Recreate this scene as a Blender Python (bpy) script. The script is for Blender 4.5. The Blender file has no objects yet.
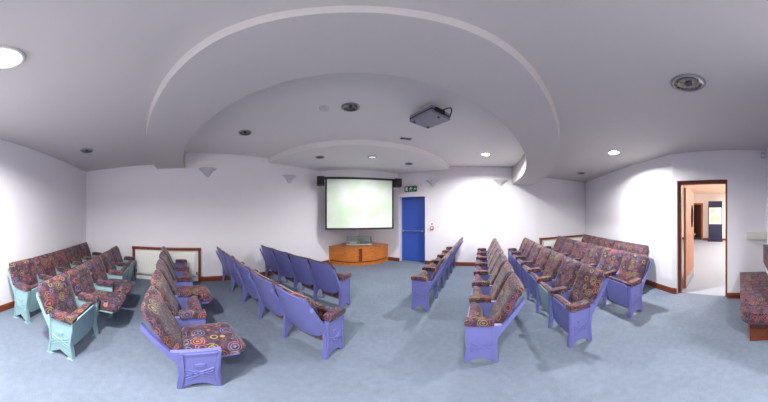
import bpy, bmesh, math, random
from mathutils import Vector, Matrix
random.seed(7)
COL = bpy.context.scene.collection
PI = math.pi
EYE = 1.55
F = 177.0          # pixels per radian of the panorama
HOR = 213.05       # pixel row of the horizon
Z_OUT, Z_TRAY, Z_PANEL = 2.656, 2.90, 2.78

# ------------------------------------------------------------------ materials
def srgb(r, g, b):
    f = lambda c: (c / 255 / 12.92) if c / 255 <= .04045 else ((c / 255 + .055) / 1.055) ** 2.4
    return (f(r), f(g), f(b), 1)

def new_mat(name):
    m = bpy.data.materials.new(name); m.use_nodes = True
    nt = m.node_tree
    return m, nt, nt.nodes['Principled BSDF']

def mat(name, col, rough=.5, metal=0, noise=0, nscale=30, bump=0, emit=None, estr=0, spec=None, coat=0):
    m, nt, b = new_mat(name)
    b.inputs['Roughness'].default_value = rough
    b.inputs['Metallic'].default_value = metal
    if spec is not None: b.inputs['Specular IOR Level'].default_value = spec
    if coat: b.inputs['Coat Weight'].default_value = coat
    tc = nt.nodes.new('ShaderNodeTexCoord')
    n = nt.nodes.new('ShaderNodeTexNoise'); n.inputs['Scale'].default_value = nscale; n.inputs['Detail'].default_value = 4
    nt.links.new(tc.outputs['Object'], n.inputs['Vector'])
    mr = nt.nodes.new('ShaderNodeMapRange')
    mr.inputs['To Min'].default_value = 1 - noise; mr.inputs['To Max'].default_value = 1 + noise
    nt.links.new(n.outputs['Fac'], mr.inputs['Value'])
    hs = nt.nodes.new('ShaderNodeHueSaturation'); hs.inputs['Color'].default_value = col
    nt.links.new(mr.outputs['Result'], hs.inputs['Value'])
    nt.links.new(hs.outputs['Color'], b.inputs['Base Color'])
    if bump:
        bp = nt.nodes.new('ShaderNodeBump'); bp.inputs['Strength'].default_value = bump; bp.inputs['Distance'].default_value = .01
        nt.links.new(n.outputs['Fac'], bp.inputs['Height']); nt.links.new(bp.outputs['Normal'], b.inputs['Normal'])
    if emit:
        b.inputs['Emission Color'].default_value = emit; b.inputs['Emission Strength'].default_value = estr
    return m

def fabric_mat():
    """dark plum upholstery with woven rings and dots"""
    m, nt, b = new_mat('ring_fabric')
    N, L = nt.nodes, nt.links
    tc = N.new('ShaderNodeTexCoord'); oi = N.new('ShaderNodeObjectInfo')
    mul = N.new('ShaderNodeVectorMath'); mul.operation = 'SCALE'; mul.inputs[0].default_value = (7.3, 3.1, 5.7)
    L.new(oi.outputs['Random'], mul.inputs['Scale'])
    add = N.new('ShaderNodeVectorMath'); add.operation = 'ADD'
    L.new(tc.outputs['Object'], add.inputs[0]); L.new(mul.outputs['Vector'], add.inputs[1])
    prev = None
    base = N.new('ShaderNodeTexNoise'); base.inputs['Scale'].default_value = 26; base.inputs['Detail'].default_value = 3
    L.new(add.outputs['Vector'], base.inputs['Vector'])
    br = N.new('ShaderNodeValToRGB')
    br.color_ramp.elements[0].position = .38; br.color_ramp.elements[0].color = srgb(38, 25, 36)
    br.color_ramp.elements[1].position = .62; br.color_ramp.elements[1].color = srgb(72, 48, 66)
    L.new(base.outputs['Fac'], br.inputs['Fac'])
    col = br.outputs['Color']
    for scale, stops, cols in (
        (9.5, [(0, 1), (.10, 1), (.13, 0), (.24, 0), (.27, 1), (.30, 1), (.33, 0), (.42, 0), (.445, 1), (.465, 1), (.49, 0)],
         [(0, srgb(190, 96, 62)), (.25, srgb(176, 150, 84)), (.5, srgb(150, 84, 104)), (.75, srgb(120, 120, 158)), (1, srgb(205, 120, 70))]),
        (19.0, [(0, 0), (.27, 0), (.30, 1), (.37, 1), (.40, 0)],
         [(0, srgb(128, 104, 150)), (.4, srgb(170, 126, 82)), (.7, srgb(150, 66, 66)), (1, srgb(110, 104, 120))])):
        v = N.new('ShaderNodeTexVoronoi'); v.inputs['Scale'].default_value = scale; v.inputs['Randomness'].default_value = .55
        L.new(add.outputs['Vector'], v.inputs['Vector'])
        r = N.new('ShaderNodeValToRGB'); r.color_ramp.interpolation = 'LINEAR'
        els = r.color_ramp.elements
        while len(els) > 1: els.remove(els[-1])
        els[0].position = stops[0][0]; els[0].color = (stops[0][1],) * 3 + (1,)
        for p, c in stops[1:]:
            e = els.new(p); e.color = (c, c, c, 1)
        L.new(v.outputs['Distance'], r.inputs['Fac'])
        sp = N.new('ShaderNodeSeparateColor'); L.new(v.outputs['Color'], sp.inputs['Color'])
        cr = N.new('ShaderNodeValToRGB'); cr.color_ramp.interpolation = 'CONSTANT'
        els = cr.color_ramp.elements
        while len(els) > 1: els.remove(els[-1])
        els[0].position = 0; els[0].color = cols[0][1]
        for p, c in cols[1:]:
            e = els.new(min(p, .9)); e.color = c
        L.new(sp.outputs[0], cr.inputs['Fac'])
        mx = N.new('ShaderNodeMix'); mx.data_type = 'RGBA'
        sc = N.new('ShaderNodeMath'); sc.operation = 'MULTIPLY'; sc.inputs[1].default_value = .60 if scale < 10 else .36
        L.new(r.outputs['Color'], sc.inputs[0])
        L.new(sc.outputs[0], mx.inputs['Factor']); L.new(col, mx.inputs['A']); L.new(cr.outputs['Color'], mx.inputs['B'])
        col = mx.outputs['Result']
    L.new(col, b.inputs['Base Color'])
    b.inputs['Roughness'].default_value = .85
    b.inputs['Sheen Weight'].default_value = .2; b.inputs['Sheen Roughness'].default_value = .4
    fn = N.new('ShaderNodeTexNoise'); fn.inputs['Scale'].default_value = 400
    L.new(tc.outputs['Object'], fn.inputs['Vector'])
    bp = N.new('ShaderNodeBump'); bp.inputs['Strength'].default_value = .3; bp.inputs['Distance'].default_value = .002
    L.new(fn.outputs['Fac'], bp.inputs['Height']); L.new(bp.outputs['Normal'], b.inputs['Normal'])
    return m

def carpet_mat():
    m, nt, b = new_mat('carpet')
    N, L = nt.nodes, nt.links
    tc = N.new('ShaderNodeTexCoord')
    a = N.new('ShaderNodeTexNoise'); a.inputs['Scale'].default_value = 1.1; a.inputs['Detail'].default_value = 5; a.inputs['Roughness'].default_value = .6
    s = N.new('ShaderNodeTexNoise'); s.inputs['Scale'].default_value = 130; s.inputs['Detail'].default_value = 3
    g = N.new('ShaderNodeTexNoise'); g.inputs['Scale'].default_value = 18; g.inputs['Detail'].default_value = 4
    for n in (a, s, g): L.new(tc.outputs['Object'], n.inputs['Vector'])
    r = N.new('ShaderNodeValToRGB')
    r.color_ramp.elements[0].position = .35; r.color_ramp.elements[0].color = srgb(104, 113, 127)
    r.color_ramp.elements[1].position = .66; r.color_ramp.elements[1].color = srgb(113, 123, 139)
    L.new(a.outputs['Fac'], r.inputs['Fac'])
    ma = N.new('ShaderNodeMath'); ma.operation = 'ADD'; L.new(s.outputs['Fac'], ma.inputs[0]); L.new(g.outputs['Fac'], ma.inputs[1])
    mr = N.new('ShaderNodeMapRange'); mr.inputs['From Min'].default_value = .6; mr.inputs['From Max'].default_value = 1.4
    mr.inputs['To Min'].default_value = .86; mr.inputs['To Max'].default_value = 1.14
    L.new(ma.outputs[0], mr.inputs['Value'])
    hs = N.new('ShaderNodeHueSaturation'); L.new(r.outputs['Color'], hs.inputs['Color']); L.new(mr.outputs['Result'], hs.inputs['Value'])
    L.new(hs.outputs['Color'], b.inputs['Base Color'])
    b.inputs['Roughness'].default_value = .95; b.inputs['Specular IOR Level'].default_value = .15
    bp = N.new('ShaderNodeBump'); bp.inputs['Strength'].default_value = .5; bp.inputs['Distance'].default_value = .006
    L.new(s.outputs['Fac'], bp.inputs['Height']); L.new(bp.outputs['Normal'], b.inputs['Normal'])
    return m

def wood_mat(name, c1, c2, rough=.35, scale=(2, 14, 14)):
    m, nt, b = new_mat(name)
    N, L = nt.nodes, nt.links
    tc = N.new('ShaderNodeTexCoord'); mp = N.new('ShaderNodeMapping'); mp.inputs['Scale'].default_value = scale
    L.new(tc.outputs['Object'], mp.inputs['Vector'])
    n = N.new('ShaderNodeTexNoise'); n.inputs['Scale'].default_value = 3; n.inputs['Detail'].default_value = 6; n.inputs['Distortion'].default_value = 1.2
    L.new(mp.outputs['Vector'], n.inputs['Vector'])
    r = N.new('ShaderNodeValToRGB')
    r.color_ramp.elements[0].position = .3; r.color_ramp.elements[0].color = c1
    r.color_ramp.elements[1].position = .7; r.color_ramp.elements[1].color = c2
    L.new(n.outputs['Fac'], r.inputs['Fac']); L.new(r.outputs['Color'], b.inputs['Base Color'])
    b.inputs['Roughness'].default_value = rough
    return m

M = {}
M['wall'] = mat('wall_paint', srgb(227, 224, 229), .75, noise=.02, nscale=3, bump=.03, spec=.3)
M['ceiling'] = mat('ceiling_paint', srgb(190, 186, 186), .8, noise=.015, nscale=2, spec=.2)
M['tray'] = mat('ceiling_paint_brightened', srgb(226, 223, 222), .8, noise=.015, nscale=2, spec=.2)  # ceiling paint made lighter to stand in for missing bounce light
M['litcarpet'] = mat('carpet_brightened', srgb(146, 153, 166), .9, noise=.1, nscale=120, bump=.3, spec=.15)  # room carpet lightened, the hall's brightness put into its colour
M['hallwall'] = mat('hall_paint', srgb(232, 224, 220), .8, noise=.02, nscale=3)
M['hallceil'] = mat('hall_ceiling_paint', srgb(236, 205, 180), .8, noise=.02, nscale=3)
M['carpet'] = carpet_mat()
M['fabric'] = fabric_mat()
M['purple'] = mat('purple_enamel', srgb(106, 108, 168), .38, noise=.05, nscale=9, spec=.5)
M['teal'] = mat('pale_teal_enamel', srgb(136, 167, 173), .4, noise=.05, nscale=9, spec=.5)
M['maroon'] = mat('dark_piping', srgb(52, 24, 40), .7, noise=.1, nscale=60)
M['skirt'] = wood_mat('baseboard_wood', srgb(96, 44, 24), srgb(128, 64, 36), .35)
M['frame'] = wood_mat('door_frame_wood', srgb(96, 42, 24), srgb(132, 64, 36), .35, (14, 14, 2))
M['cherry'] = wood_mat('orange_cherry_veneer', srgb(176, 96, 36), srgb(210, 130, 58), .3, (3, 3, 12))
M['cherry_dark'] = wood_mat('dark_cherry_edge', srgb(104, 40, 22), srgb(134, 60, 30), .35)
M['leaf'] = wood_mat('door_leaf_veneer', srgb(142, 88, 58), srgb(168, 108, 74), .4, (14, 14, 2))
M['blue'] = mat('blue_door_paint', srgb(54, 84, 172), .35, noise=.04, nscale=4, spec=.5)
M['chrome'] = mat('brushed_steel', srgb(196, 200, 205), .25, 1, noise=.03, nscale=50)
M['trimmetal'] = mat('downlight_trim', srgb(150, 152, 154), .35, .6, noise=.05, nscale=40)
M['reflector'] = mat('downlight_reflector', srgb(120, 120, 122), .18, 1, noise=.25, nscale=28, bump=.6)
M['black'] = mat('black_plastic', srgb(9, 9, 11), .5, noise=.1, nscale=40)
M['darkgrey'] = mat('dark_grey_plastic', srgb(54, 54, 60), .4, noise=.1, nscale=40)
M['grey'] = mat('grey_plastic', srgb(138, 136, 150), .4, noise=.04, nscale=40)
M['white'] = mat('white_plastic', srgb(236, 236, 232), .4, noise=.01, nscale=20)
M['plaster'] = mat('white_plaster', srgb(196, 194, 200), .6, noise=.01, nscale=20)
M['radiator'] = mat('white_radiator_enamel', srgb(236, 236, 228), .3, noise=.01, nscale=10)
M['cream'] = mat('cream_plastic', srgb(222, 220, 208), .45, noise=.01, nscale=10)
M['green'] = mat('exit_sign_green', srgb(10, 92, 58), .4, noise=.02, nscale=20)
M['signwhite'] = mat('sign_white', srgb(240, 244, 240), .4, noise=.01, nscale=20)
M['red'] = mat('fire_red', srgb(198, 34, 34), .4, noise=.03, nscale=20)
M['navy'] = mat('navy_board', srgb(34, 40, 74), .5, noise=.05, nscale=20)
M['papers'] = mat('printed_paper', srgb(222, 214, 160), .7, noise=.35, nscale=9)
M['lamp'] = mat('lit_lamp', (1, 1, 1, 1), .5, noise=0, emit=(1, .99, .96, 1), estr=16)
M['addedglow'] = mat('added_dim_glow', (.8, .8, .8, 1), .5, noise=0, emit=(1, .99, .96, 1), estr=.35)
M['glow'] = mat('hall_lit_lamp', (1, 1, 1, 1), .5, noise=0, emit=(1, .93, .82, 1), estr=10)

def screen_mat():
    m, nt, b = new_mat('projection_fabric')
    N, L = nt.nodes, nt.links
    tc = N.new('ShaderNodeTexCoord'); n = N.new('ShaderNodeTexNoise'); n.inputs['Scale'].default_value = 1.6; n.inputs['Detail'].default_value = 3
    L.new(tc.outputs['Object'], n.inputs['Vector'])
    r = N.new('ShaderNodeValToRGB')
    r.color_ramp.elements[0].position = .42; r.color_ramp.elements[0].color = srgb(226, 232, 226)
    r.color_ramp.elements[1].position = .62; r.color_ramp.elements[1].color = srgb(206, 228, 200)
    L.new(n.outputs['Fac'], r.inputs['Fac']); L.new(r.outputs['Color'], b.inputs['Base Color'])
    b.inputs['Roughness'].default_value = .7
    return m
M['screen'] = screen_mat()

def glass_mat():
    m, nt, b = new_mat('pale_green_glass')
    b.inputs['Base Color'].default_value = srgb(226, 242, 238)
    b.inputs['Roughness'].default_value = .05; b.inputs['Transmission Weight'].default_value = .85; b.inputs['IOR'].default_value = 1.07
    tc = nt.nodes.new('ShaderNodeTexCoord'); n = nt.nodes.new('ShaderNodeTexNoise'); n.inputs['Scale'].default_value = 3
    nt.links.new(tc.outputs['Object'], n.inputs['Vector'])
    bp = nt.nodes.new('ShaderNodeBump'); bp.inputs['Strength'].default_value = .05
    nt.links.new(n.outputs['Fac'], bp.inputs['Height']); nt.links.new(bp.outputs['Normal'], b.inputs['Normal'])
    return m
M['glass'] = glass_mat()

# ------------------------------------------------------------------ helpers
def link(name, me, parent=None, mx=None):
    o = bpy.data.objects.new(name, me); COL.objects.link(o)
    if mx is not None: o.matrix_world = mx
    if parent is not None: o.parent = parent
    return o

def to_mesh(name, bm, m, smooth=False, bevel=0):
    if bevel:
        bmesh.ops.bevel(bm, geom=[e for e in bm.edges if len(e.link_faces) == 2 and e.calc_face_angle(0) > .6],
                        offset=bevel, segments=2, affect='EDGES', clamp_overlap=True)
    bmesh.ops.recalc_face_normals(bm, faces=bm.faces)
    me = bpy.data.meshes.new(name); bm.to_mesh(me); bm.free()
    me.materials.append(m)
    if smooth:
        me.shade_smooth()
        me.set_sharp_from_angle(angle=math.radians(40))
    return me

def ngon_prism(bm, pts, a, b, axis='z'):
    """pts: 2D list; extruded from a to b along axis. axis z: (x,y); axis x: (y,z); axis y: (x,z)"""
    def P(u, v, w):
        return {'z': (u, v, w), 'x': (w, u, v), 'y': (u, w, v)}[axis]
    lo = [bm.verts.new(P(u, v, a)) for u, v in pts]; hi = [bm.verts.new(P(u, v, b)) for u, v in pts]
    bm.faces.new(lo); bm.faces.new(hi)
    n = len(pts)
    for i in range(n): bm.faces.new((lo[i], lo[(i + 1) % n], hi[(i + 1) % n], hi[i]))

def box(bm, x0, x1, y0, y1, z0, z1):
    ngon_prism(bm, [(x0, y0), (x1, y0), (x1, y1), (x0, y1)], z0, z1)

def tube(bm, pts, r, seg=10):
    pts = [Vector(p) for p in pts]; rings = []
    for i, p in enumerate(pts):
        d = (pts[min(i + 1, len(pts) - 1)] - pts[max(i - 1, 0)]).normalized()
        up = Vector((0, 0, 1)) if abs(d.z) < .95 else Vector((1, 0, 0))
        s = d.cross(up).normalized(); t = d.cross(s)
        rings.append([bm.verts.new(p + r * (math.cos(a) * s + math.sin(a) * t)) for a in (2 * PI * k / seg for k in range(seg))])
    for A, B in zip(rings, rings[1:]):
        for k in range(seg): bm.faces.new((A[k], A[(k + 1) % seg], B[(k + 1) % seg], B[k]))
    bm.faces.new(rings[0]); bm.faces.new(rings[-1])

def lathe(bm, prof, seg=32, a0=0, a1=2 * PI):
    full = abs(a1 - a0 - 2 * PI) < 1e-6
    n = seg if full else seg + 1
    rings = []
    for r, z in prof:
        if r < 1e-5 and full: rings.append([bm.verts.new((0, 0, z))] * n)
        else: rings.append([bm.verts.new((r * math.cos(a0 + (a1 - a0) * k / seg), r * math.sin(a0 + (a1 - a0) * k / seg), z)) for k in range(n)])
    for A, B in zip(rings, rings[1:]):
        for k in range(seg):
            vs = [A[k], A[(k + 1) % n], B[(k + 1) % n], B[k]]
            u = []
            for v in vs:
                if v not in u: u.append(v)
            if len(u) > 2: bm.faces.new(u)

def slab(bm, front, back):
    """closed solid between two grids of points with equal size"""
    nu, nv = len(front), len(front[0])
    A = [[bm.verts.new(p) for p in c] for c in front]; B = [[bm.verts.new(p) for p in c] for c in back]
    for i in range(nu - 1):
        for j in range(nv - 1):
            bm.faces.new((A[i][j], A[i + 1][j], A[i + 1][j + 1], A[i][j + 1]))
            bm.faces.new((B[i][j], B[i][j + 1], B[i + 1][j + 1], B[i + 1][j]))
    for i in range(nu - 1):
        bm.faces.new((A[i][0], B[i][0], B[i + 1][0], A[i + 1][0])); bm.faces.new((A[i][-1], A[i + 1][-1], B[i + 1][-1], B[i][-1]))
    for j in range(nv - 1):
        bm.faces.new((A[0][j], A[0][j + 1], B[0][j + 1], B[0][j])); bm.faces.new((A[-1][j], B[-1][j], B[-1][j + 1], A[-1][j + 1]))

def tag(o, label=None, cat=None, group=None, kind=None):
    if label: o['label'] = label
    if cat: o['category'] = cat
    if group: o['group'] = group
    if kind: o['kind'] = kind
    return o

def empty(name, mx, label=None, cat=None, group=None, kind=None):
    o = bpy.data.objects.new(name, None); COL.objects.link(o); o.matrix_world = mx; o.empty_display_size = .1
    return tag(o, label, cat, group, kind)

def at(x, y, z=0, deg=0):
    return Matrix.Translation((x, y, z)) @ Matrix.Rotation(math.radians(deg), 4, 'Z')

def struct(name, bm, m, smooth=False, bevel=0):
    return tag(link(name, to_mesh(name, bm, m, smooth, bevel)), kind='structure')

# ------------------------------------------------------------------ the room
P = [(-4.63, -.52), (-.96, 6.33), (4.04, 3.49), (5.76, 2.67), (3.19, -.18), (2.50, -1.67), (.68, -.83), (.05, -2.13)]
TH = .12
def wall_frame(p, q):
    d = Vector((q[0] - p[0], q[1] - p[1])); L = d.length
    ang = math.atan2(d.y, d.x)
    return Matrix.Translation((p[0], p[1], 0)) @ Matrix.Rotation(ang, 4, 'Z'), L      # x to the right along wall, +y into the wall

def build_wall(name, p, q, z1, openings=(), m=None, th=TH, ext0=0, ext1=0):
    mx, L = wall_frame(p, q)
    bm = bmesh.new()
    x = -ext0
    for (a, b, za, zb) in sorted(openings):
        if a > x: box(bm, x, a, 0, th, 0, z1)
        if za > 0: box(bm, a, b, 0, th, 0, za)
        if zb < z1: box(bm, a, b, 0, th, zb, z1)
        x = b
    if x < L + ext1: box(bm, x, L + ext1, 0, th, 0, z1)
    me = to_mesh(name, bm, m or M['wall'])
    o = link(name, me, mx=mx); return tag(o, kind='structure'), mx, L

def on_wall(i, az_px, ext=0):
    """distance along wall i where the given picture column meets it"""
    p, q = P[i], P[(i + 1) % len(P)]
    a = (az_px - 384) / F; s, c = math.sin(a), math.cos(a)
    dx, dy = q[0] - p[0], q[1] - p[1]; L = math.hypot(dx, dy)
    # p + t*d = r*(s,c)
    det = dx * (-c) - dy * (-s)
    t = ((-p[0]) * (-c) - (-p[1]) * (-s)) / det
    return t * L

ZW = 2.93
_, F_A, L_A = build_wall('wall_screen_left', P[0], P[1], ZW)
dB0, dB1 = on_wall(1, 399.6), on_wall(1, 425.0)
_, F_B, L_B = build_wall('wall_screen_right', P[1], P[2], ZW, [(dB0, dB1, 0, 2.05)], th=.30)
_, F_B2, L_B2 = build_wall('wall_far_right', P[2], P[3], Z_OUT + .03)
_, F_C, L_C = build_wall('wall_right', P[3], P[4], Z_OUT + .03)
dD0, dD1 = on_wall(4, 676.8), on_wall(4, 727.3)
_, F_D, L_D = build_wall('wall_doorway', P[4], P[5], Z_OUT + .03, [(dD0, dD1, 0, 2.13)])
_, F_E, L_E = build_wall('wall_bench', P[5], P[6], Z_OUT + .03)
_, F_G, L_G = build_wall('wall_behind_camera', P[6], P[7], Z_OUT + .03)
_, F_L, L_L = build_wall('wall_left', P[7], P[0], Z_OUT + .03)

# floor: one carpet throughout, coloured lighter in the hall to mimic brighter light
nD = Vector((math.sin(math.radians(114.8)), math.cos(math.radians(114.8)))); tD = Vector((-nD.y * -1, -nD.x))
tD = Vector((-.4195, -.9078))
def nt_(n, t): return (nD.x * n + tD.x * t, nD.y * n + tD.y * t)
bm = bmesh.new()
ngon_prism(bm, [(-4.85, -.60), (-1.0, 6.85), (4.25, 3.85), (5.98, 2.74), (3.33, -.26), (2.63, -1.80), (.60, -.97), (.02, -2.27)][::-1], -.08, 0)
struct('floor', bm, M['carpet'])
bm = bmesh.new()
ngon_prism(bm, [nt_(3.06, -1.16), nt_(3.12, -1.40), nt_(9.98, -3.6), nt_(9.98, 2.4), nt_(3.12, 2.4), nt_(3.12, .3), nt_(3.06, .1)][::-1], -.06, .002)
struct('floor_hall', bm, M['litcarpet'])

# curved ceiling ring
OC, OR = Vector((-1.017, 5.718)), 5.343
IC, IR = Vector((-.923, 5.53)), 4.622
def zring(x): return 2.545 - .195 * min(1, max(0, (x - .5) / 3.8)) ** 1.2
def inside(pt):
    A, B, C = P[0], P[1], P[2]
    def side(a, b): return (b[0] - a[0]) * (pt[1] - a[1]) - (b[1] - a[1]) * (pt[0] - a[0])
    return side(A, B) < 0 and side(B, C) < 0 and side(P[2], P[3]) < 0
def arc_pts(c, r, N=72):
    ok = []
    K = 7200
    for k in range(K):
        a = PI + PI * k / K       # lower half circle, left to right
        pt = (c.x + r * math.cos(a), c.y + r * math.sin(a))
        if inside(pt): ok.append(a)
    a0, a1 = ok[0], ok[-1]
    return [(c.x + r * math.cos(a0 + (a1 - a0) * k / N), c.y + r * math.sin(a0 + (a1 - a0) * k / N)) for k in range(N + 1)]
def arc_ext(c, r, N=72):
    ok = []
    K = 9000
    for k in range(K):
        a = .75 * PI + 1.5 * PI * k / K
        pt = (c.x + r * math.cos(a), c.y + r * math.sin(a))
        if inside(pt): ok.append(a)
    a0, a1 = ok[0], ok[-1]
    return [(c.x + r * math.cos(a0 + (a1 - a0) * k / N), c.y + r * math.sin(a0 + (a1 - a0) * k / N)) for k in range(N + 1)]
outer, inner = arc_ext(OC, OR), arc_ext(IC, IR)
bm = bmesh.new()
R4 = []
for (o, i) in zip(outer, inner):
    R4.append([bm.verts.new((o[0], o[1], Z_OUT + .02)), bm.verts.new((o[0], o[1], zring(o[0]))),
               bm.verts.new((i[0], i[1], zring(i[0]))), bm.verts.new((i[0], i[1], Z_TRAY + .02))])
for a, b in zip(R4, R4[1:]):
    for k in range(4): bm.faces.new((a[k], a[(k + 1) % 4], b[(k + 1) % 4], b[k]))
bm.faces.new(R4[0]); bm.faces.new(R4[-1])
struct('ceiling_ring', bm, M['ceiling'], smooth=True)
bm = bmesh.new()
on_b2 = outer[-1][0] > P[2][0]
poly = [P[0]] + outer[:] + ([] if on_b2 else [P[2]]) + [P[3], P[4], P[5], P[6], P[7]]
ngon_prism(bm, poly, Z_OUT, Z_OUT + .04)
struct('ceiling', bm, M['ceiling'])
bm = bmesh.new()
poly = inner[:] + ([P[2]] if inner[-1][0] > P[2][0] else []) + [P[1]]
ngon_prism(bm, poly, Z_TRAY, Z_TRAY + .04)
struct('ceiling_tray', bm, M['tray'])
# lowered round panel in front of the screen
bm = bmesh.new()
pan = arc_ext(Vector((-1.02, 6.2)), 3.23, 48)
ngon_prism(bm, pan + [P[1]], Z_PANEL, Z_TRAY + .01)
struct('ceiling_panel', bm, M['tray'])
# curved pelmet that the screen hangs in front of
def wpt(i, px, off=0):
    mx = [F_A, F_B, F_B2, F_C, F_D, F_E, F_G, F_L][i]
    v = mx @ Vector((on_wall(i, px), -off, 0)); return (v.x, v.y)
a, c = wpt(0, 321), wpt(1, 398)
r_, az = 4.90, (357 - 384) / F
b = (r_ * math.sin(az), r_ * math.cos(az))
def circ3(a, b, c):
    d = 2 * (a[0] * (b[1] - c[1]) + b[0] * (c[1] - a[1]) + c[0] * (a[1] - b[1]))
    s = lambda p: p[0] ** 2 + p[1] ** 2
    ux = (s(a) * (b[1] - c[1]) + s(b) * (c[1] - a[1]) + s(c) * (a[1] - b[1])) / d
    uy = (s(a) * (c[0] - b[0]) + s(b) * (a[0] - c[0]) + s(c) * (b[0] - a[0])) / d
    return Vector((ux, uy)), math.hypot(a[0] - ux, a[1] - uy)
def arc3(a, b, c, N=24):
    ce, r = circ3(a, b, c)
    A = [math.atan2(p[1] - ce.y, p[0] - ce.x) for p in (a, b, c)]
    for k in (1, 2):
        while A[k] < A[k - 1] - PI: A[k] += 2 * PI
        while A[k] > A[k - 1] + PI: A[k] -= 2 * PI
    return [(ce.x + r * math.cos(A[0] + (A[2] - A[0]) * k / N), ce.y + r * math.sin(A[0] + (A[2] - A[0]) * k / N)) for k in range(N + 1)]
pel = arc3(a, b, c)
bm = bmesh.new()
back = [(p[0] * 1.02, p[1] * 1.02) for p in pel]
ngon_prism(bm, pel + back[::-1], 2.30, Z_PANEL + .005)
struct('ceiling_pelmet', bm, M['wall'], smooth=True)

# baseboards
def baseboard(name, mx, segs, h=.115):
    bm = bmesh.new()
    for a, b in segs:
        ngon_prism(bm, [(-.0, 0), (-.022, 0), (-.022, h - .02), (-.012, h), (0, h)], a, b, 'x')
    me = to_mesh(name, bm, M['skirt']); o = link(name, me, mx=mx); tag(o, kind='structure')
radA0, radA1 = on_wall(0, 133.5), on_wall(0, 200.5)
podA, podB = on_wall(0, 328.5), on_wall(1, 388.6)
radB0, radB1 = on_wall(2, 539.5), L_B2 - .04
baseboard('baseboard_screen_left', F_A, [(0, radA0), (radA1, podA)])
baseboard('baseboard_screen_right', F_B, [(podB, dB0), (dB1, L_B)])
baseboard('baseboard_far_right', F_B2, [(0, radB0)])
baseboard('baseboard_right', F_C, [(0, L_C + .02)])
baseboard('baseboard_doorway', F_D, [(-.02, dD0), (dD1, L_D)])
baseboard('baseboard_left', F_L, [(0, L_L)])

# ------------------------------------------------------------------ blue exit door (recessed)
mxd = F_B @ Matrix.Translation((dB0, .20, 0))
wd = dB1 - dB0
d1 = empty('door_1', mxd, kind='structure')
bm = bmesh.new(); box(bm, .02, wd - .02, 0, .045, .008, 2.03)
box(bm, .12, wd - .12, -.006, .002, 1.15, 1.9); box(bm, .12, wd - .12, -.006, .002, .15, .85)
link('door_leaf', to_mesh('door_leaf', bm, M['blue'], bevel=.003), d1)
bm = bmesh.new()
for x0, x1, z0, z1 in ((-.0, .02, 0, 2.05), (wd - .02, wd, 0, 2.05), (.02, wd - .02, 2.03, 2.05)): box(bm, x0, x1, -.02, .06, z0, z1)
link('door_frame', to_mesh('door_frame', bm, M['blue']), d1)
bm = bmesh.new(); tube(bm, [(.06, -.07, 1.0), (wd - .06, -.07, 1.0)], .014)
for x in (.07, wd - .07): box(bm, x - .025, x + .025, -.085, 0, .955, 1.045)
link('push_bar', to_mesh('push_bar', bm, M['chrome'], bevel=.003), d1)
bm = bmesh.new(); box(bm, -.05, wd + .05, .06, .09, 0, 2.1); struct('wall_behind_door', bm, M['wall']).matrix_world = mxd

# ------------------------------------------------------------------ doorway to the hall: lining, leaf, hall beyond
bm = bmesh.new()
w2 = dD1 - dD0
box(bm, dD0, dD0 + .06, .06, .118, 0, 2.13); box(bm, dD1 - .035, dD1, .045, .118, 0, 2.13); box(bm, dD0 + .06, dD1 - .035, .06, .118, 2.06, 2.13)
me = to_mesh('trim_1', bm, M['frame'], bevel=.004); tag(link('trim_1', me, mx=F_D), kind='structure')
hinge = Vector((3.36, -.455)); end = Vector((4.15, -.755))
ang = math.degrees(math.atan2(end.y - hinge.y, end.x - hinge.x))
d2 = empty('door_2', at(hinge.x, hinge.y, 0, ang), kind='structure')
WL = .82
bm = bmesh.new()
zc, hh, hw, cx = 1.48, .24, .085, .60
segs = 20
# leaf with an oval vision opening: frame of quads between outer rectangle and the oval
ov = [(cx + hw * math.cos(2 * PI * k / segs), zc + hh * math.sin(2 * PI * k / segs)) for k in range(segs)]
for y0 in (0,):
    def rect_pt(k):
        a = 2 * PI * k / segs; c_, s_ = math.cos(a), math.sin(a)
        x0, x1, z0, z1 = cx - .14, cx + .14, zc - .30, zc + .30
        t = min((.14 / abs(c_)) if abs(c_) > 1e-6 else 9e9, (.30 / abs(s_)) if abs(s_) > 1e-6 else 9e9)
        return (cx + t * c_, zc + t * s_)
    rp = [rect_pt(k) for k in range(segs)]
    for k in range(segs):
        k2 = (k + 1) % segs
        ngon_prism(bm, [ov[k], ov[k2], rp[k2], rp[k]], 0, .042, 'y')
box(bm, 0, cx - .135, 0, .042, .01, 2.04); box(bm, cx + .135, WL, 0, .042, .01, 2.04)
box(bm, cx - .135, cx + .135, 0, .042, .01, zc - .29); box(bm, cx - .135, cx + .135, 0, .042, zc + .29, 2.04)
link('door_leaf', to_mesh('door_leaf', bm, M['leaf']), d2)
bm = bmesh.new()
tube(bm, [(cx + hw * math.cos(2 * PI * k / 32), -.004, zc + hh * math.sin(2 * PI * k / 32)) for k in range(33)], .014, 6)
link('window_rim', to_mesh('window_rim', bm, M['black']), d2)
bm = bmesh.new(); ngon_prism(bm, ov, .018, .024, 'y'); link('window_pane', to_mesh('window_pane', bm, M['glass']), d2)
bm = bmesh.new(); box(bm, WL - .09, WL - .05, -.006, 0, .95, 1.15); tube(bm, [(WL - .07, -.05, 1.06), (WL - .19, -.05, 1.06)], .010); tube(bm, [(WL - .07, 0, 1.06), (WL - .07, -.05, 1.06)], .010)
link('door_handle', to_mesh('door_handle', bm, M['chrome']), d2)
bm = bmesh.new(); box(bm, .02, WL - .02, -.004, 0, .03, .22); link('kick_plate', to_mesh('kick_plate', bm, M['chrome']), d2)

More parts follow.
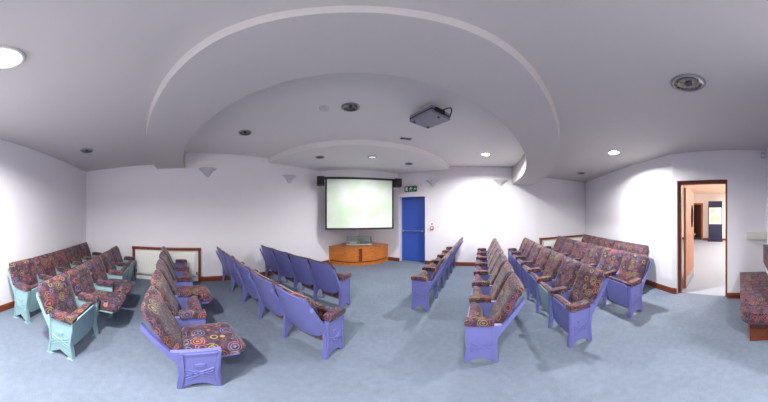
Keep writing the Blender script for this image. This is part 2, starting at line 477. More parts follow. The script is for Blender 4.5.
HP = [nt_(3.10, -1.30), nt_(9.9, -3.5), nt_(9.9, 2.3), nt_(3.10, 2.3)]
build_wall('wall_hall_left', HP[0], HP[1], 2.75, m=M['hallwall'])
az1, az2 = 691.5, 703.0
fx, fL = wall_frame(HP[1], HP[2])
def on_seg(p, q, px):
    a = (px - 384) / F; s, c = math.sin(a), math.cos(a)
    dx, dy = q[0] - p[0], q[1] - p[1]
    det = dx * (-c) - dy * (-s)
    return ((-p[0]) * (-c) - (-p[1]) * (-s)) / det * math.hypot(dx, dy)
h0, h1 = on_seg(HP[1], HP[2], 692.5), on_seg(HP[1], HP[2], 701.5)
build_wall('wall_hall_far', HP[1], HP[2], 2.75, [(h0, h1, 0, 2.03)], m=M['hallwall'])
build_wall('wall_hall_right', HP[2], HP[3], 2.75, m=M['hallwall'])
bm = bmesh.new(); ngon_prism(bm, HP, 2.68, 2.72); struct('ceiling_hall', bm, M['hallceil'])
# back of the doorway wall on the hall side
bm = bmesh.new()
box(bm, h0 - .07, h0 + .0, -.02, .12, 0, 2.09); box(bm, h1, h1 + .09, -.02, .12, 0, 2.09); box(bm, h0 - .07, h1 + .09, -.02, .12, 2.03, 2.12)
tag(link('trim_2', to_mesh('trim_2', bm, M['leaf'], bevel=.004), mx=fx), kind='structure')
bm = bmesh.new(); box(bm, h0 - .3, h1 + .3, .9, .95, 0, 2.4); tag(link('wall_hall_recess', to_mesh('r', bm, M['frame']), mx=fx), kind='structure')
baseboard('baseboard_hall', fx, [(0, h0 - .07), (h1 + .09, fL)])
# display board in the hall
b0, b1 = on_seg(HP[1], HP[2], 709.5), on_seg(HP[1], HP[2], 723.5)
t = empty('display_board', fx @ Matrix.Translation((b0, -.35, 0)), 'tall navy display board with pinned papers seen through the open doorway', 'display board')
bw = (b1 - b0) * .95
bm = bmesh.new(); box(bm, 0, bw, 0, .05, .04, 2.2); link('board', to_mesh('board', bm, M['navy'], bevel=.005), t)
bm = bmesh.new(); box(bm, -.02, bw + .02, -.16, .16, 0, .04); link('foot', to_mesh('foot', bm, M['black']), t)
bm = bmesh.new(); box(bm, .04, bw - .04, -.008, 0, .95, 1.85); link('poster', to_mesh('poster', bm, M['signwhite']), t)
for k, (x, z, w, h, mm) in enumerate([(.12, 1.5, .2, .26, 'papers'), (.38, 1.5, .2, .26, 'signwhite'), (.12, 1.08, .2, .3, 'papers'), (.38, 1.1, .2, .26, 'papers')]):
    bm = bmesh.new(); box(bm, x, x + w, -.012, -.008, z, z + h); link('paper', to_mesh('paper', bm, M[mm]), t)

# ------------------------------------------------------------------ downlights
def downlight(x, y, z, label, lit=0, r=.115, dim=False, group='downlights set in the ceiling'):
    t = empty('ceiling_downlight', at(x, y, z), label, 'ceiling light', group)
    bm = bmesh.new(); lathe(bm, [(r * .78, -.004), (r * .80, -.014), (r * .90, -.018), (r, -.010), (r, 0), (r * .78, 0), (r * .78, -.004)], 40)
    link('trim_ring', to_mesh('trim_ring', bm, M['white'] if lit and not dim else M['trimmetal'], True), t)
    bm = bmesh.new()
    if lit:
        lathe(bm, [(0, -.010), (r * .5, -.009), (r * .79, -.004)], 32)
        link('diffuser', to_mesh('diffuser', bm, M['addedglow' if dim else 'lamp'], True), t)
        ld = bpy.data.lights.new('downlight_beam', 'AREA'); ld.shape = 'DISK'; ld.size = r * 1.5; ld.energy = lit; ld.color = (1, .99, .97); ld.spread = math.radians(156)
        lo = bpy.data.objects.new('downlight_beam', ld); COL.objects.link(lo); lo.matrix_world = at(x, y, z - .022); lo.parent = t; lo.matrix_parent_inverse = t.matrix_world.inverted()
    else:
        lathe(bm, [(0, -.003), (r * .25, -.006), (r * .4, -.003), (r * .55, -.008), (r * .66, -.003), (r * .79, -.010)], 32)
        link('reflector', to_mesh('reflector', bm, M['reflector'], True), t)
        bm = bmesh.new(); lathe(bm, [(0, -.022), (r * .16, -.020), (r * .22, -.012), (r * .22, -.004), (0, -.004)], 20)
        link('lamp', to_mesh('lamp', bm, M['darkgrey'], True), t)
    return t
LW = 62
downlight(-.765, -.505, Z_OUT, 'lit round downlight nearest the left edge of the photo', LW)
downlight(2.12, 3.27, Z_TRAY, 'lit round downlight above the wall lamps right of the screen', LW * .85, .105)
downlight(2.97, .83, Z_OUT, 'lit round downlight above the rows on the right', LW * .85, .112)
downlight(-2.98, -.32, Z_OUT, 'unlit downlight above the teal rows on the left')
downlight(4.31, 2.12, Z_OUT, 'unlit downlight near the far right corner')
downlight(1.21, -.18, Z_OUT, 'large unlit silver downlight near the doorway', r=.122)
downlight(-1.95, 1.95, Z_TRAY, 'unlit downlight inside the curved ceiling ring, at its left', r=.105)
downlight(-.37, 1.94, Z_TRAY, 'unlit silver downlight in front of the middle of the ceiling ring', r=.105)
downlight(-1.33, 3.51, Z_PANEL, 'leftmost downlight in the lowered panel before the screen', r=.10)
downlight(-.25, 3.74, Z_PANEL, 'middle downlight with pale lamp and added dim glow in the lowered panel before the screen', 25, .10, dim=True)  # glow added for fill near the screen; the fitting looks unlit
downlight(.60, 4.24, Z_PANEL, 'rightmost downlight in the lowered panel, above the exit sign', r=.10)
downlight(-.35, -1.35, Z_OUT, 'added fill downlight, unseen behind the camera on the left side', LW * .6)  # unseen lamp added to fill the room with light
downlight(.10, -.12, Z_OUT, 'added fill downlight, out of view directly over the camera', LW * .14)  # second added lamp, weak fill from above the view

# smoke detector, small vent
t = empty('smoke_detector', at(-.66, 1.88, Z_TRAY), 'small white smoke detector on the tray ceiling', 'smoke detector')
bm = bmesh.new(); lathe(bm, [(0, -.045), (.03, -.043), (.045, -.03), (.055, -.012), (.055, 0), (0, 0)], 24); link('body', to_mesh('b', bm, M['plaster'], True), t)
t = empty('ceiling_vent', at(.37, 3.11 - .12, Z_TRAY, 10), 'small dark slotted vent beside the projector on the ceiling', 'vent')
bm = bmesh.new(); box(bm, -.10, .10, -.04, .04, -.008, 0); link('frame', to_mesh('b', bm, M['trimmetal'], bevel=.002), t)
for x in (-.05, .045):
    bm = bmesh.new(); box(bm, x - .035, x + .035, -.025, .025, -.012, -.007); link('grille', to_mesh('b', bm, M['darkgrey']), t)

# ------------------------------------------------------------------ wall uplighters
def sconce(mx, L, x, z, label):
    t = empty('wall_uplighter', mx @ Matrix.Translation((x, 0, z)), label, 'wall lamp', 'half-cone uplighters on the walls')
    bm = bmesh.new()
    R = .20
    prof = [(.012, -.19), (.03, -.185), (.05, -.15), (.13, -.05), (.185, -.02), (R, 0), (R - .012, 0), (.17, -.022), (.12, -.05), (.04, -.13), (.012, -.15)]
    lathe(bm, prof + [prof[0]], 28, PI, 2 * PI)
    bmesh.ops.scale(bm, vec=(1, .85, 1), verts=bm.verts)
    link('shade', to_mesh('shade', bm, M['plaster'], True), t)
    bm = bmesh.new(); box(bm, -.05, .05, -.008, 0, -.16, -.02); link('back_plate', to_mesh('bp', bm, M['plaster']), t)
    bm = bmesh.new(); tube(bm, [(0, -.05, -.10), (0, -.05, -.04)], .02); link('bulb', to_mesh('bulb', bm, M['white'], True), t)
sconce(F_A, L_A, on_wall(0, 207.5), 2.53, 'white half-cone wall lamp above the left side of the radiator wall')
sconce(F_A, L_A, on_wall(0, 289), 2.50, 'white half-cone wall lamp left of the projection screen')
sconce(F_B, L_B, on_wall(1, 432.5), 2.52, 'white half-cone wall lamp just right of the exit sign')
sconce(F_B, L_B, on_wall(1, 500.5), 2.51, 'white half-cone wall lamp near the right end of the ceiling ring')

# ------------------------------------------------------------------ screen and speakers
sl, sr = Vector((4.75 * math.sin((325.2 - 384) / F), 4.75 * math.cos((325.2 - 384) / F))), Vector((5.05 * math.sin((393.6 - 384) / F), 5.05 * math.cos((393.6 - 384) / F)))
ang = math.degrees(math.atan2(sr.y - sl.y, sr.x - sl.x)); SW = (sr - sl).length
t = empty('projection_screen', at(sl.x, sl.y, 0, ang), 'large white projection screen in a black frame above the wooden cabinet', 'projection screen')
z0, z1 = 1.10, 2.52
fr = .045
bm = bmesh.new(); box(bm, fr, SW - fr, .004, .01, z0 + fr, z1 - fr); link('screen_fabric', to_mesh('sf', bm, M['screen']), t)
bm = bmesh.new()
for x0, x1, a, b in ((0, fr, z0, z1), (SW - fr, SW, z0, z1), (fr, SW - fr, z0, z0 + fr)): box(bm, x0, x1, 0, .02, a, b)
link('border', to_mesh('bd', bm, M['black'], bevel=.002), t)
bm = bmesh.new(); box(bm, -.02, SW + .02, -.012, .045, z1 - fr, z1 + .012); link('casing', to_mesh('cs', bm, M['black'], bevel=.004), t)
for nm, x in (('left of', -.12), ('right of', SW + .12)):
    s = empty('loudspeaker', at(sl.x, sl.y, 0, ang) @ Matrix.Translation((x, 0, z1 - .10)), 'small black loudspeaker %s the projection screen' % nm, 'loudspeaker', 'loudspeakers beside the screen')
    bm = bmesh.new(); box(bm, -.095, .095, -.10, .09, -.12, .12); link('cabinet', to_mesh('c', bm, M['black'], bevel=.012), s)
    bm = bmesh.new(); box(bm, -.08, .08, -.106, -.098, -.105, .105); link('grille', to_mesh('g', bm, M['black'], bevel=.002), s)
    bm = bmesh.new(); tube(bm, [(0, .09, 0), (0, .17, .0)], .015); link('bracket', to_mesh('b', bm, M['black']), s)

# ------------------------------------------------------------------ wooden corner cabinet
a, c = wpt(0, 328.5, .004), wpt(1, 388.6, .004)
rb = 1.0
def pix(x, r): a_ = (x - 384) / F; return (r * math.sin(a_), r * math.cos(a_))
b = pix(360, 5.05)
front = arc3(a, b, c, 40)
CT = Vector((-.96, 6.30))
def shrink(pts, k): return [((1 - k) * p[0] + k * CT.x, (1 - k) * p[1] + k * CT.y) for p in pts]
t = empty('corner_cabinet', at(-.7, 5.5), 'curved orange wooden corner cabinet under the projection screen', 'cabinet')
def inv(pts): return [(p[0] + .7, p[1] - 5.5) for p in pts]
tipc = [(-.96 + .7, 6.33 - 5.5 - .03)]
bm = bmesh.new(); ngon_prism(bm, inv(front) + tipc, 0, .085); link('plinth', to_mesh('pl', bm, M['cherry']), t)
bm = bmesh.new(); ngon_prism(bm, inv(shrink(front, .045)) + tipc, .085, .11); link('recess', to_mesh('rc', bm, M['cherry_dark']), t)
bm = bmesh.new(); ngon_prism(bm, inv(shrink(front, .035)) + tipc, .11, .51); link('body', to_mesh('bo', bm, M['cherry_dark']), t)
bm = bmesh.new(); ngon_prism(bm, inv(shrink(front, .005)) + tipc, .51, .548); link('top', to_mesh('tp', bm, M['cherry'], bevel=.004), t)
N = len(front) - 1
pxs = [math.atan2(p[0], p[1]) * F + 384 for p in front]
mid = min(range(N + 1), key=lambda k: abs(pxs[k] - 360.5))
for i0, i1, hx in ((0, mid - 1, 344), (mid + 1, N, 377)):
    o_, i_ = inv(shrink(front, .015))[i0:i1 + 1], inv(shrink(front, .035))[i0:i1 + 1]
    bm = bmesh.new(); ngon_prism(bm, o_ + i_[::-1], .12, .505)
    dr = link('door', to_mesh('dr', bm, M['cherry']), t)
    k = min(range(N + 1), key=lambda k: abs(pxs[k] - hx)); p_ = inv(shrink(front, .008)); 
    bm = bmesh.new(); q0, q1 = p_[max(k - 1, 0)], p_[min(k + 1, N)]
    tube(bm, [(q0[0], q0[1], .395), (p_[k][0] * 1.0, p_[k][1] - .02, .39), (q1[0], q1[1], .395)], .008, 8)
    link('handle', to_mesh('hd', bm, M['chrome']), dr)
# glass case on the cabinet
t = empty('glass_case', at(-.80, 5.62, .548, 12), 'low pale green glass case with papers on the wooden cabinet', 'display case')
w_, d_, h_ = .80, .36, .24
bm = bmesh.new(); box(bm, -w_ / 2, w_ / 2, -d_ / 2, d_ / 2, 0, .035); link('base', to_mesh('ba', bm, M['white'], bevel=.004), t)
bm = bmesh.new()
ngon_prism(bm, [(-d_ / 2 + .01, .036), (d_ / 2 - .01, .036), (d_ / 2 - .01, h_), (-d_ / 2 + .08, h_)], -w_ / 2 + .01, w_ / 2 - .01, 'x'); link('glass_cover', to_mesh('gc', bm, M['glass']), t)
bm = bmesh.new(); box(bm, -.3, -.08, -.13, .1, .037, .10); link('paper_stack', to_mesh('bk', bm, M['signwhite']), t)
bm = bmesh.new(); box(bm, .0, .26, -.12, .08, .037, .085); link('leaflet_box', to_mesh('bk', bm, mat('leaflet_green', srgb(90, 150, 130), .5, noise=.2)), t)

# ------------------------------------------------------------------ exit sign, call point, socket, trunking, sensor
xm = (on_wall(1, 404.6) + on_wall(1, 417.2)) / 2
t = empty('exit_sign', F_B @ Matrix.Translation((xm, -.004, 2.285)), 'green emergency exit sign with running figure above the blue door', 'sign')
bm = bmesh.new(); box(bm, -.20, .20, -.018, 0, -.085, .085); link('plate', to_mesh('p', bm, M['green'], bevel=.003), t)
bm = bmesh.new()                                     # doorway pictogram, running figure, arrow
y0, y1 = -.022, -.017
box(bm, -.165, -.095, y0, y1, -.06, .06)
link('door_symbol', to_mesh('p', bm, M['signwhite']), t)
bm = bmesh.new()
lathe(bm, [(0, -.003), (.014, -.003), (.014, .003), (0, .003)], 14)
bmesh.ops.rotate(bm, verts=bm.verts, cent=(0, 0, 0), matrix=Matrix.Rotation(PI / 2, 3, 'X')); bmesh.ops.translate(bm, verts=bm.verts, vec=(.012, -.0195, .05))
for seg in ([(.0, .035), (.022, .03), (.01, -.012), (-.014, -.008)], [(.0, .032), (-.035, .02), (-.04, .0), (-.032, .0), (-.027, .012), (0, .02)], [(.018, .03), (.045, .012), (.06, .02), (.062, .012), (.045, .0), (.015, .015)],
            [(.008, -.01), (.035, -.028), (.03, -.06), (.02, -.06), (.022, -.033), (-.004, -.015)], [(-.012, -.005), (.0, -.015), (-.02, -.045), (-.05, -.045), (-.05, -.036), (-.025, -.034)]):
    ngon_prism(bm, seg, y0, y1, 'y')
link('running_figure', to_mesh('p', bm, M['signwhite']), t)
bm = bmesh.new(); ngon_prism(bm, [(.10, .012), (.135, .012), (.135, .035), (.17, 0), (.135, -.035), (.135, -.012), (.10, -.012)], y0, y1, 'y'); link('arrow', to_mesh('p', bm, M['signwhite']), t)
t = empty('fire_call_point', F_B @ Matrix.Translation((on_wall(1, 432), -.002, 1.12)), 'red fire alarm call point with small sign right of the blue door', 'alarm button')
bm = bmesh.new(); box(bm, -.045, .045, -.04, 0, -.05, .04); link('housing', to_mesh('p', bm, M['red'], bevel=.005), t)
bm = bmesh.new(); box(bm, -.025, .025, -.044, -.039, -.03, .02); link('button', to_mesh('p', bm, M['signwhite']), t)
bm = bmesh.new(); box(bm, -.05, .05, -.006, 0, .06, .16); link('sign_plate', to_mesh('p', bm, M['signwhite']), t)
bm = bmesh.new(); box(bm, -.022, .022, -.009, -.005, .085, .135); link('flame_symbol', to_mesh('p', bm, M['red']), t)
t = empty('power_socket', F_A @ Matrix.Translation((on_wall(0, 299), -.001, .34)), 'small double power socket on the wall left of the wooden cabinet', 'socket')
bm = bmesh.new(); box(bm, -.075, .075, -.012, 0, -.045, .045); link('plate', to_mesh('p', bm, M['grey'], bevel=.004), t)
for x in (-.035, .035):
    bm = bmesh.new(); box(bm, x - .018, x + .018, -.015, -.011, -.02, .02); link('outlet', to_mesh('p', bm, M['darkgrey']), t)
t0 = on_wall(4, 746.5)
t = empty('cable_trunking', F_D @ Matrix.Translation((t0, -.002, 1.17)), 'cream cable trunking on the wall between doorway and bench', 'cable trunking')
bm = bmesh.new(); box(bm, 0, L_D - t0 - .01, -.055, 0, -.06, .06); link('channel', to_mesh('p', bm, M['cream'], bevel=.004), t)
for k in range(2):
    bm = bmesh.new(); x = .07 + .14 * k; box(bm, x, x + .09, -.060, -.054, -.04, .04); link('outlet', to_mesh('p', bm, M['cream'], bevel=.002), t)
t = empty('motion_sensor', F_D @ Matrix.Translation((L_D - .06, -.002, 2.56)), 'white motion sensor high in the corner right of the doorway', 'sensor')
bm = bmesh.new(); box(bm, -.035, .035, -.05, 0, -.055, .055); link('body', to_mesh('p', bm, M['plaster'], bevel=.012), t)
bm = bmesh.new(); box(bm, -.02, .02, -.055, -.049, -.03, .0); link('lens', to_mesh('p', bm, M['white'], bevel=.002), t)

# ------------------------------------------------------------------ framed radiators
def radiator(mx, x0, x1, label, top=.79):
    t = empty('framed_radiator', mx @ Matrix.Translation((x0, -.003, 0)), label, 'radiator', 'radiators in wooden frames')
    w = x1 - x0
    bm = bmesh.new()
    box(bm, 0, .05, -.07, 0, 0, top - .05); box(bm, w - .05, w, -.07, 0, 0, top - .05); box(bm, -.01, w + .01, -.08, 0, top - .05, top)
    link('wooden_frame', to_mesh('p', bm, M['frame'], bevel=.004), t)
    bm = bmesh.new(); box(bm, .05, w - .05, -.012, 0, .0, top - .05); link('backing_panel', to_mesh('p', bm, M['white']), t)
    bm = bmesh.new(); box(bm, .11, w - .11, -.06, -.02, .16, top - .12)
    for k in range(int((w - .3) / .06)):
        x = .15 + k * .06; box(bm, x, x + .028, -.066, -.058, .19, top - .15)
    link('radiator_panel', to_mesh('p', bm, M['radiator'], bevel=.004), t)
    for sx in (.08, w - .08):
        bm = bmesh.new(); tube(bm, [(sx, -.04, .0), (sx, -.04, .17), (.12 if sx < .5 else w - .12, -.04, .19)], .009); pp = link('pipe', to_mesh('p', bm, M['radiator'], True), t)
        bm = bmesh.new(); tube(bm, [(sx, -.04, .17), (sx, -.04, .235)], .017); link('valve', to_mesh('p', bm, M['grey'], True), pp)
    bm = bmesh.new(); tube(bm, [(.09, -.04, .12), (w - .09, -.04, .12)], .011); link('pipe', to_mesh('p', bm, M['trimmetal'], True), t)
radiator(F_A, radA0, radA1, 'white radiator in a wooden frame behind the left rows of seats')
radiator(F_B2, radB0, radB1, 'white radiator in a wooden frame in the far right corner')

# ------------------------------------------------------------------ projector
pc = Vector((.52, 1.97)); PZ = 2.72
t = empty('ceiling_projector', at(pc.x, pc.y, PZ, 30), 'grey projector hanging from the ceiling inside the ring', 'projector')
bm = bmesh.new(); box(bm, -.15, .15, -.18, .18, 0, .095); link('housing', to_mesh('p', bm, M['grey'], bevel=.014), t)
bm = bmesh.new(); box(bm, -.151, .151, -.181, .181, .035, .062); link('vent_band', to_mesh('p', bm, M['darkgrey'], bevel=.012), t)
bm = bmesh.new(); tube(bm, [(.06, .17, .05), (.06, .205, .05)], .034, 20); link('lens', to_mesh('p', bm, M['black'], True), t)
ld = bpy.data.lights.new('added_screen_fill', 'SPOT'); ld.energy = 13; ld.spot_size = math.radians(36); ld.spot_blend = .5; ld.shadow_soft_size = .02; ld.color = (.95, 1, .93)  # spot added at the lens to brighten the screen
lo = bpy.data.objects.new('added_screen_fill', ld); COL.objects.link(lo)
lp = t.matrix_world @ Vector((.06, .215, .05)); tg = Vector((-.66, 4.75, 1.83))
lo.matrix_world = Matrix.Translation(lp) @ (tg - lp).to_track_quat('-Z', 'Y').to_matrix().to_4x4(); lo.parent = t; lo.matrix_parent_inverse = t.matrix_world.inverted()
bm = bmesh.new(); tube(bm, [(0, 0, .09), (0, 0, .18)], .03, 16); box(bm, -.07, .07, -.07, .07, .165, .18); link('ceiling_mount', to_mesh('p', bm, M['white'], True), t)
bm = bmesh.new(); box(bm, -.10, .04, -.20, -.16, .03, .085); link('connector_block', to_mesh('p', bm, M['black'], bevel=.004), t)
bm = bmesh.new()
pts = [(-.02, -.20, .06)]
for k in range(1, 14):
    u = k / 13; pts.append((-.02 + .22 * u, -.20 - .07 * math.sin(PI * u) + .06 * u, .06 + .07 * math.sin(PI * u * .9) + .02 * u))
tube(bm, pts, .008, 8)
link('cable', to_mesh('p', bm, M['black'], True), t)
bm = bmesh.new(); 
bm.free()
for k, (x, y) in enumerate(((-.11, .14), (.11, .14), (0, -.14))):
    bm = bmesh.new(); tube(bm, [(x, y, .002), (x, y, -.012)], .014, 12); link('foot_pad', to_mesh('p', bm, M['darkgrey'], True), t)

# ------------------------------------------------------------------ bench on the right
mb = Matrix.Translation((0, 0, 0)) @ Matrix(((nD.x, tD.x, 0, 0), (nD.y, tD.y, 0, 0), (0, 0, 1, 0), (0, 0, 0, 1)))
angn = math.degrees(math.atan2(nD.y, nD.x))          # local x = n, local y = -t
o = nt_(2.2, .25)
t = empty('upholstered_bench', at(o[0], o[1], 0, angn), 'long patterned bench with rounded end and brown base along the right wall', 'bench')
def bl(n, tt): return (n - 2.2, -(tt - .25))
K = 18
arc = []
for k in range(K + 1):
    a = PI / 2 - PI * k / K
    arc.append(bl(1.75 - .17 * math.cos(a), .238 + .217 * math.sin(a)))
poly = [bl(2.94, .021), bl(2.94, .455)] + arc
def inset(pts, k):
    cx = sum(p[0] for p in pts) / len(pts); cy = sum(p[1] for p in pts) / len(pts)
    return [(cx + (p[0] - cx) * (1 - k / max(.01, .8)), cy + (p[1] - cy) * (1 - k / .22)) for p in pts]
bm = bmesh.new(); ngon_prism(bm, poly, .385, .53)
link('seat_cushion', to_mesh('p', bm, M['fabric'], True, bevel=.025), t)
bm = bmesh.new(); ngon_prism(bm, inset(poly, .008), .37, .386); link('seat_rail', to_mesh('p', bm, M['maroon']), t)
bx = [bl(2.94, .11), bl(2.94, .45), bl(1.753, .45), bl(1.753, .11)]
bm = bmesh.new(); ngon_prism(bm, bx, 0, .371); link('base', to_mesh('p', bm, M['skirt'], bevel=.004), t)
bm = bmesh.new(); ngon_prism(bm, [bl(2.76, .385), bl(2.76, .455), bl(1.42, .455), bl(1.42, .385)], .76, 1.05); link('back_pad', to_mesh('p', bm, M['fabric'], True, bevel=.02), t)

# ------------------------------------------------------------------ tip-up seats
MESH = {}
def side_mesh(color, by, bz, near):
    key = ('side', color, by, near)
    if key in MESH: return MESH[key]
    bm = bmesh.new()
    zb, yb = .35, -.095
    line = lambda z: yb + (by - yb) * (z - zb) / (bz - zb)
    wst = .112 if color == 'teal' else .126
    prof = [(.134, 0), (.092, 0), (.082, .045), (.045, .075), (0, .115 if color == 'teal' else .10), (-.045, .075), (-.082, .045), (-.092, 0), (-.134, 0),
            (-.128, .06), (-wst + .004, .24), (-wst, .34), (line(.40) - .020, .40), (by - .014, bz - .12), (by - .010, bz - .07), (by + .000, bz - .09), (line(.56) + .004, .56), (line(.53) + .004, .53),
            (-.05, .53), (.13, .53), (.128, .44), (wst, .34), (wst - .004, .22), (.128, .06)]
    if not near:
        prof[:9] = [(.134, 0), (.100, 0), (.086, .10), (.055, .195), (0, .23), (-.055, .195), (-.086, .10), (-.100, 0), (-.134, 0)]
    elif color == 'purple':
        prof[:11] = [(.134, 0), (.094, 0), (.088, .035), (.045, .078), (0, .090), (-.045, .078), (-.088, .035), (-.094, 0), (-.134, 0), (-.132, .06), (-.124, .24)]
        prof[-1] = (.132, .06)
    ngon_prism(bm, prof, -.018, .018, 'x')
    # cast decoration: raised border, crossed bars and a small tablet on both faces
    for s in ((-1, 1) if near else (-1,)):
        x0, x1 = (s * .018, s * .026) if s > 0 else (-.026, -.018)
        def bar(a, b, w):
            d = Vector((b[0] - a[0], b[1] - a[1])).normalized(); n = Vector((-d.y, d.x)) * w
            ngon_prism(bm, [(a[0] + n.x, a[1] + n.y), (b[0] + n.x, b[1] + n.y), (b[0] - n.x, b[1] - n.y), (a[0] - n.x, a[1] - n.y)], x0, x1, 'x')
        bar((.118, .01), (.096, .23), .009); bar((.096, .23), (.119, .52), .009)
        bar((-.118, .01), (-.098, .23), .009); bar((-.098, .23), (-.108, .52), .009)
        if not near: continue
        bar((-.09, .215), (.085, .315), .005); bar((.085, .215), (-.09, .315), .005)
        bar((-.085, .175), (.080, .275), .005); bar((.080, .175), (-.085, .275), .005)
        bar((-.03, .36), (.03, .36), .02); bar((-.095, .505), (.105, .505), .008)
    for y in (-.105, .105) if color == 'teal' else ():
        ngon_prism(bm, [(y - .035, 0), (y + .035, 0), (y + .03, .014), (y - .03, .014)], -.032, .032, 'x')
    MESH[key] = to_mesh('side_frame', bm, M[color]); return MESH[key]

def arm_mesh():
    if 'arm' in MESH: return MESH['arm']
    bm = bmesh.new()
    prof = [(-.098, .532), (.118, .532), (.132, .545), (.134, .575), (.118, .594), (0, .600), (-.085, .596), (-.10, .585)]
    ngon_prism(bm, prof, -.038, .038, 'x')
    MESH['arm'] = to_mesh('armrest', bm, M['fabric'], True, bevel=.014); return MESH['arm']

def back_meshes(w, by, bz, color, rnd=False, round_low=True):
    key = ('back', round(w, 3), by, color, rnd, round_low)
    if key in MESH: return MESH[key]
    nu, nv = 15, 15
    u0, u1 = .003, w - .003
    zb, yb = .35, -.095
    def pt(u, v, off, inset_=0, lowc=0, topc=1.0):
        s = 2 * u - 1                                   # -1..1 across
        ins = inset_(v) if callable(inset_) else inset_
        wrap = .024 if (rnd and color == 'teal' and callable(inset_) and v > .40) else 0
        a_, b_ = u0 + ins - (wrap if round_low else 0), u1 - ins + (0 if round_low else wrap)
        x = a_ + (b_ - a_) * u
        e = max(0, (abs(s) - .80) / .20); cut = 1 - math.sqrt(max(0, 1 - e * e))
        vt = (1 - ((.10 if by < -.3 else .20) if (s < 0) == round_low and rnd else .02) * cut) * topc
        vb = -lowc * (1 - s ** 4)
        vv = vb + (vt - vb) * v
        y = yb + (by - yb) * vv; z = zb + (bz - zb) * vv
        hollow = .022 * (1 - s * s)
        L = math.hypot(by - yb, bz - zb); ny, nz = (bz - zb) / L, -(by - yb) / L
        return (x, y + ny * (off - hollow), z + nz * (off - hollow))
    U = [i / (nu - 1) for i in range(nu)]; V = [j / (nv - 1) for j in range(nv)]
    bm = bmesh.new()
    slab(bm, [[pt(u, v, 0, .028, .17, .985) for v in V] for u in U], [[pt(u, v, -.014, .028, .17, .985) for v in V] for u in U])
    board = to_mesh('back_board', bm, M[color], True)
    bm = bmesh.new()
    tuck = lambda v: .024 * min(1, max(0, (.47 - v) / .07))
    def puff(u, v): return .055 * min(1, (1 - abs(2 * u - 1) ** 6)) * (1 - abs(2 * v - 1) ** 8) + .012
    slab(bm, [[pt(u, v, puff(u, v), tuck, .02, 1.03) for v in V] for u in U], [[pt(u, v, -.010 if v > .95 else .006, tuck, .02, 1.03) for v in V] for u in U])
    cush = to_mesh('backrest', bm, M['fabric'], True)
    MESH[key] = (cush, board); return MESH[key]

def seat_meshes(w, down, color):
    key = ('seat', round(w, 3), down, color)
    if key in MESH: return MESH[key]
    nu, nv = 15, 13
    u0, u1 = .040, w - .040
    def mp(x, s, t):
        if down: return (x, -.10 + s, .375 + t - .03 * (s / .42) * 0)
        return (x, .095 - t + .05 * (s / .42 - .5), .130 + s)
    def grid(t_fn, ins, s0, s1):
        g = []
        for i in range(nu):
            u = i / (nu - 1); sg = 2 * u - 1
            e = max(0, (abs(sg) - .55) / .45); cut = 1 - math.sqrt(max(0, 1 - e * e))
            x = u0 + ins + (u1 - u0 - 2 * ins) * u
            col = []
            for j in range(nv):
                v = j / (nv - 1)
                a, b = s0 + (.075 * cut), s1 - .03 * cut
                col.append(mp(x, a + (b - a) * v, t_fn(u, v)))
            g.append(col)
        return g
    bm = bmesh.new()
    slab(bm, grid(lambda u, v: -.006 - .012 * math.sin(PI * v) * (1 - (2 * u - 1) ** 2), .002, .0, .40), grid(lambda u, v: .012, .002, .0, .40))
    board = to_mesh('seat_board', bm, M[color], True)
    bm = bmesh.new()
    edge = lambda u, v: (1 - abs(2 * u - 1) ** 8) * (1 - abs(2 * v - 1) ** 8)
    slab(bm, grid(lambda u, v: .013, .004, .006, .43), grid(lambda u, v: .055 + .065 * edge(u, v), .004, -.005, .435))
    cush = to_mesh('seat', bm, M['fabric'], True)
    MESH[key] = (cush, board); return MESH[key]

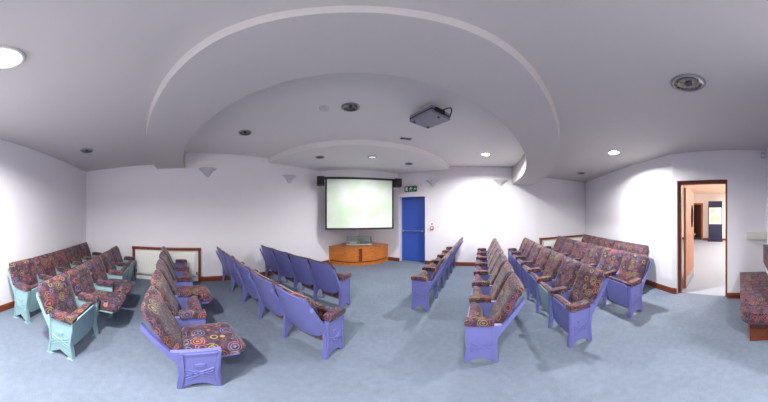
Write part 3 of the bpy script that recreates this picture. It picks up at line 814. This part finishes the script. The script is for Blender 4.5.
ORD = ['', 'second', 'third', 'fourth', 'fifth', 'sixth']
def row(rid, near, deg, n, pitch, color, geo, desc, downs=(), noarm=False, teal_boards=()):
    """near = centre of the aisle end frame; deg = direction of the row away from the aisle; local +x runs along the row, +y forward"""
    by, bz = geo
    d = math.radians(deg)
    left = rid in ('a', 'b', 'c', 'd', 'e')
    for k in range(n):
        x, y = near[0] + math.cos(d) * pitch * k, near[1] + math.sin(d) * pitch * k
        if left:   # facing is to the right hand side of the row direction
            mx = at(x, y, 0, deg)
            mx = mx @ Matrix.Scale(-1, 4, (0, 1, 0)) if False else mx
        else:
            mx = at(x, y, 0, deg)
        # left block: facing = deg - 90 ; right block: facing = deg + 90
        flip = left
        if flip:
            x2, y2 = near[0] + math.cos(d) * pitch * (k + 1), near[1] + math.sin(d) * pitch * (k + 1)
            mx = at(x2, y2, 0, deg + 180)      # local x runs back towards the aisle, local y = facing
        pos = 'aisle end seat' if k == 0 else ('last seat' if k == n - 1 else ORD[k] + ' seat')
        cname = {'teal': 'teal', 'purple': 'purple'}[color]
        tail = desc if k in (0,) else desc
        lab = ('%s of the %s row %s' % (pos, cname, tail)) if k == 0 else ('%s from the aisle of the %s row %s' % (pos, cname, tail) if k < n - 1 else 'wall end seat of the %s row %s' % (cname, tail))
        if k in downs: lab = lab.replace(' from the aisle', '').replace('the ', '', 1) + ', folded down'
        t = empty('cinema_seat', mx, lab, 'cinema seat', 'tip-up seats in the row ' + desc)
        cush, board = back_meshes(pitch, by, bz, color, k == 0, not flip)
        o = link('backrest', cush, t); link('back_board', board, o)
        sc = 'teal' if k in teal_boards else color
        cush, board = seat_meshes(pitch, k in downs, sc)
        o = link('seat', cush, t); link('seat_board', board, o)
        sides = [pitch if flip else 0]
        if k == n - 1: sides.append(0 if flip else pitch)
        for j, sx in enumerate(sides):
            s = link('side_frame', side_mesh(color, by, bz, k == 0 and j == 0), t); s.location = (sx, 0, 0)
            if flip and k == 0: s.rotation_euler = (0, 0, 0)
            if not (noarm and k == 0 and j == 0):
                a = link('armrest', arm_mesh(), t); a.location = (sx, 0, 0)
GL, GR, GW = (-.26, .825), (-.33, .875), (-.33, .90)
row('a', (-2.00, -1.03), 160, 5, .47, 'teal', GL, 'against the left wall')
row('b', (-1.45, -.375), 159.5, 5, .49, 'teal', GL, 'standing free at left', downs=(1, 2))
row('c', (-.90, .525), 158.5, 5, .50, 'purple', GR, 'in front of the left radiator', downs=(0, 2), noarm=True)
row('d', (-.43, 1.47), 159, 5, .54, 'purple', GL, 'showing its backs nearest the camera')
row('e', (-.58, 2.56), 159, 4, .50, 'purple', GL, 'left of and nearest to the cabinet')
row('f', (.52, 2.50), 58, 5, .49, 'purple', GR, 'just right of the blue door')
row('g', (.73, 1.19), 58, 7, .475, 'purple', GR, 'second from the screen on the right')
row('h', (1.53, .765), 59.7, 7, .456, 'purple', GR, 'third from the screen on the right', teal_boards=(1,))
row('i', (2.38, .36), 58.5, 6, .52, 'purple', GR, 'fourth from the screen on the right', teal_boards=(1,))
row('j', (3.13, .45), 55, 5, .49, 'teal', GW, 'against the right wall')

# ------------------------------------------------------------------ hall lights
def hall_light(n, tt, e, label):
    x, y = nt_(n, tt)
    t = empty('ceiling_light', at(x, y, 2.68), label, 'ceiling light', 'hall ceiling lights')
    bm = bmesh.new(); lathe(bm, [(0, -.02), (.2, -.018), (.23, -.005), (.23, 0), (0, 0)], 28); link('diffuser', to_mesh('p', bm, M['glow'], True), t)
    ld = bpy.data.lights.new('hall_beam', 'AREA'); ld.shape = 'DISK'; ld.size = .4; ld.energy = e; ld.color = (1, .93, .85)
    lo = bpy.data.objects.new('hall_beam', ld); COL.objects.link(lo); lo.matrix_world = at(x, y, 2.64); lo.parent = t; lo.matrix_parent_inverse = t.matrix_world.inverted()
hall_light(4.6, .9, 60, 'round hall ceiling light nearest the doorway')
hall_light(6.6, 1.2, 90, 'round hall ceiling light in the middle of the hall')
hall_light(8.6, .9, 90, 'round hall ceiling light farthest from the doorway')

# ------------------------------------------------------------------ camera, world, view
cam = bpy.data.cameras.new('camera'); co = bpy.data.objects.new('camera', cam); COL.objects.link(co)
cam.type = 'PANO'; cam.panorama_type = 'EQUIRECTANGULAR'
cam.longitude_min, cam.longitude_max = -384 / F, 384 / F
cam.latitude_max, cam.latitude_min = HOR / F, -(402 - HOR) / F
cam.clip_start = .02
co.location = (0, 0, EYE); co.rotation_euler = (PI / 2, 0, 0)
sc = bpy.context.scene
sc.camera = co
w = bpy.data.worlds.new('world'); sc.world = w; w.use_nodes = True
w.node_tree.nodes['Background'].inputs['Color'].default_value = (.5, .5, .55, 1); w.node_tree.nodes['Background'].inputs['Strength'].default_value = .05
sc.cycles.max_bounces = 12; sc.cycles.diffuse_bounces = 8; sc.cycles.use_denoising = True
sc.view_settings.view_transform = 'Standard'; sc.view_settings.look = 'None'; sc.view_settings.gamma = 1
sc.view_settings.exposure = .70
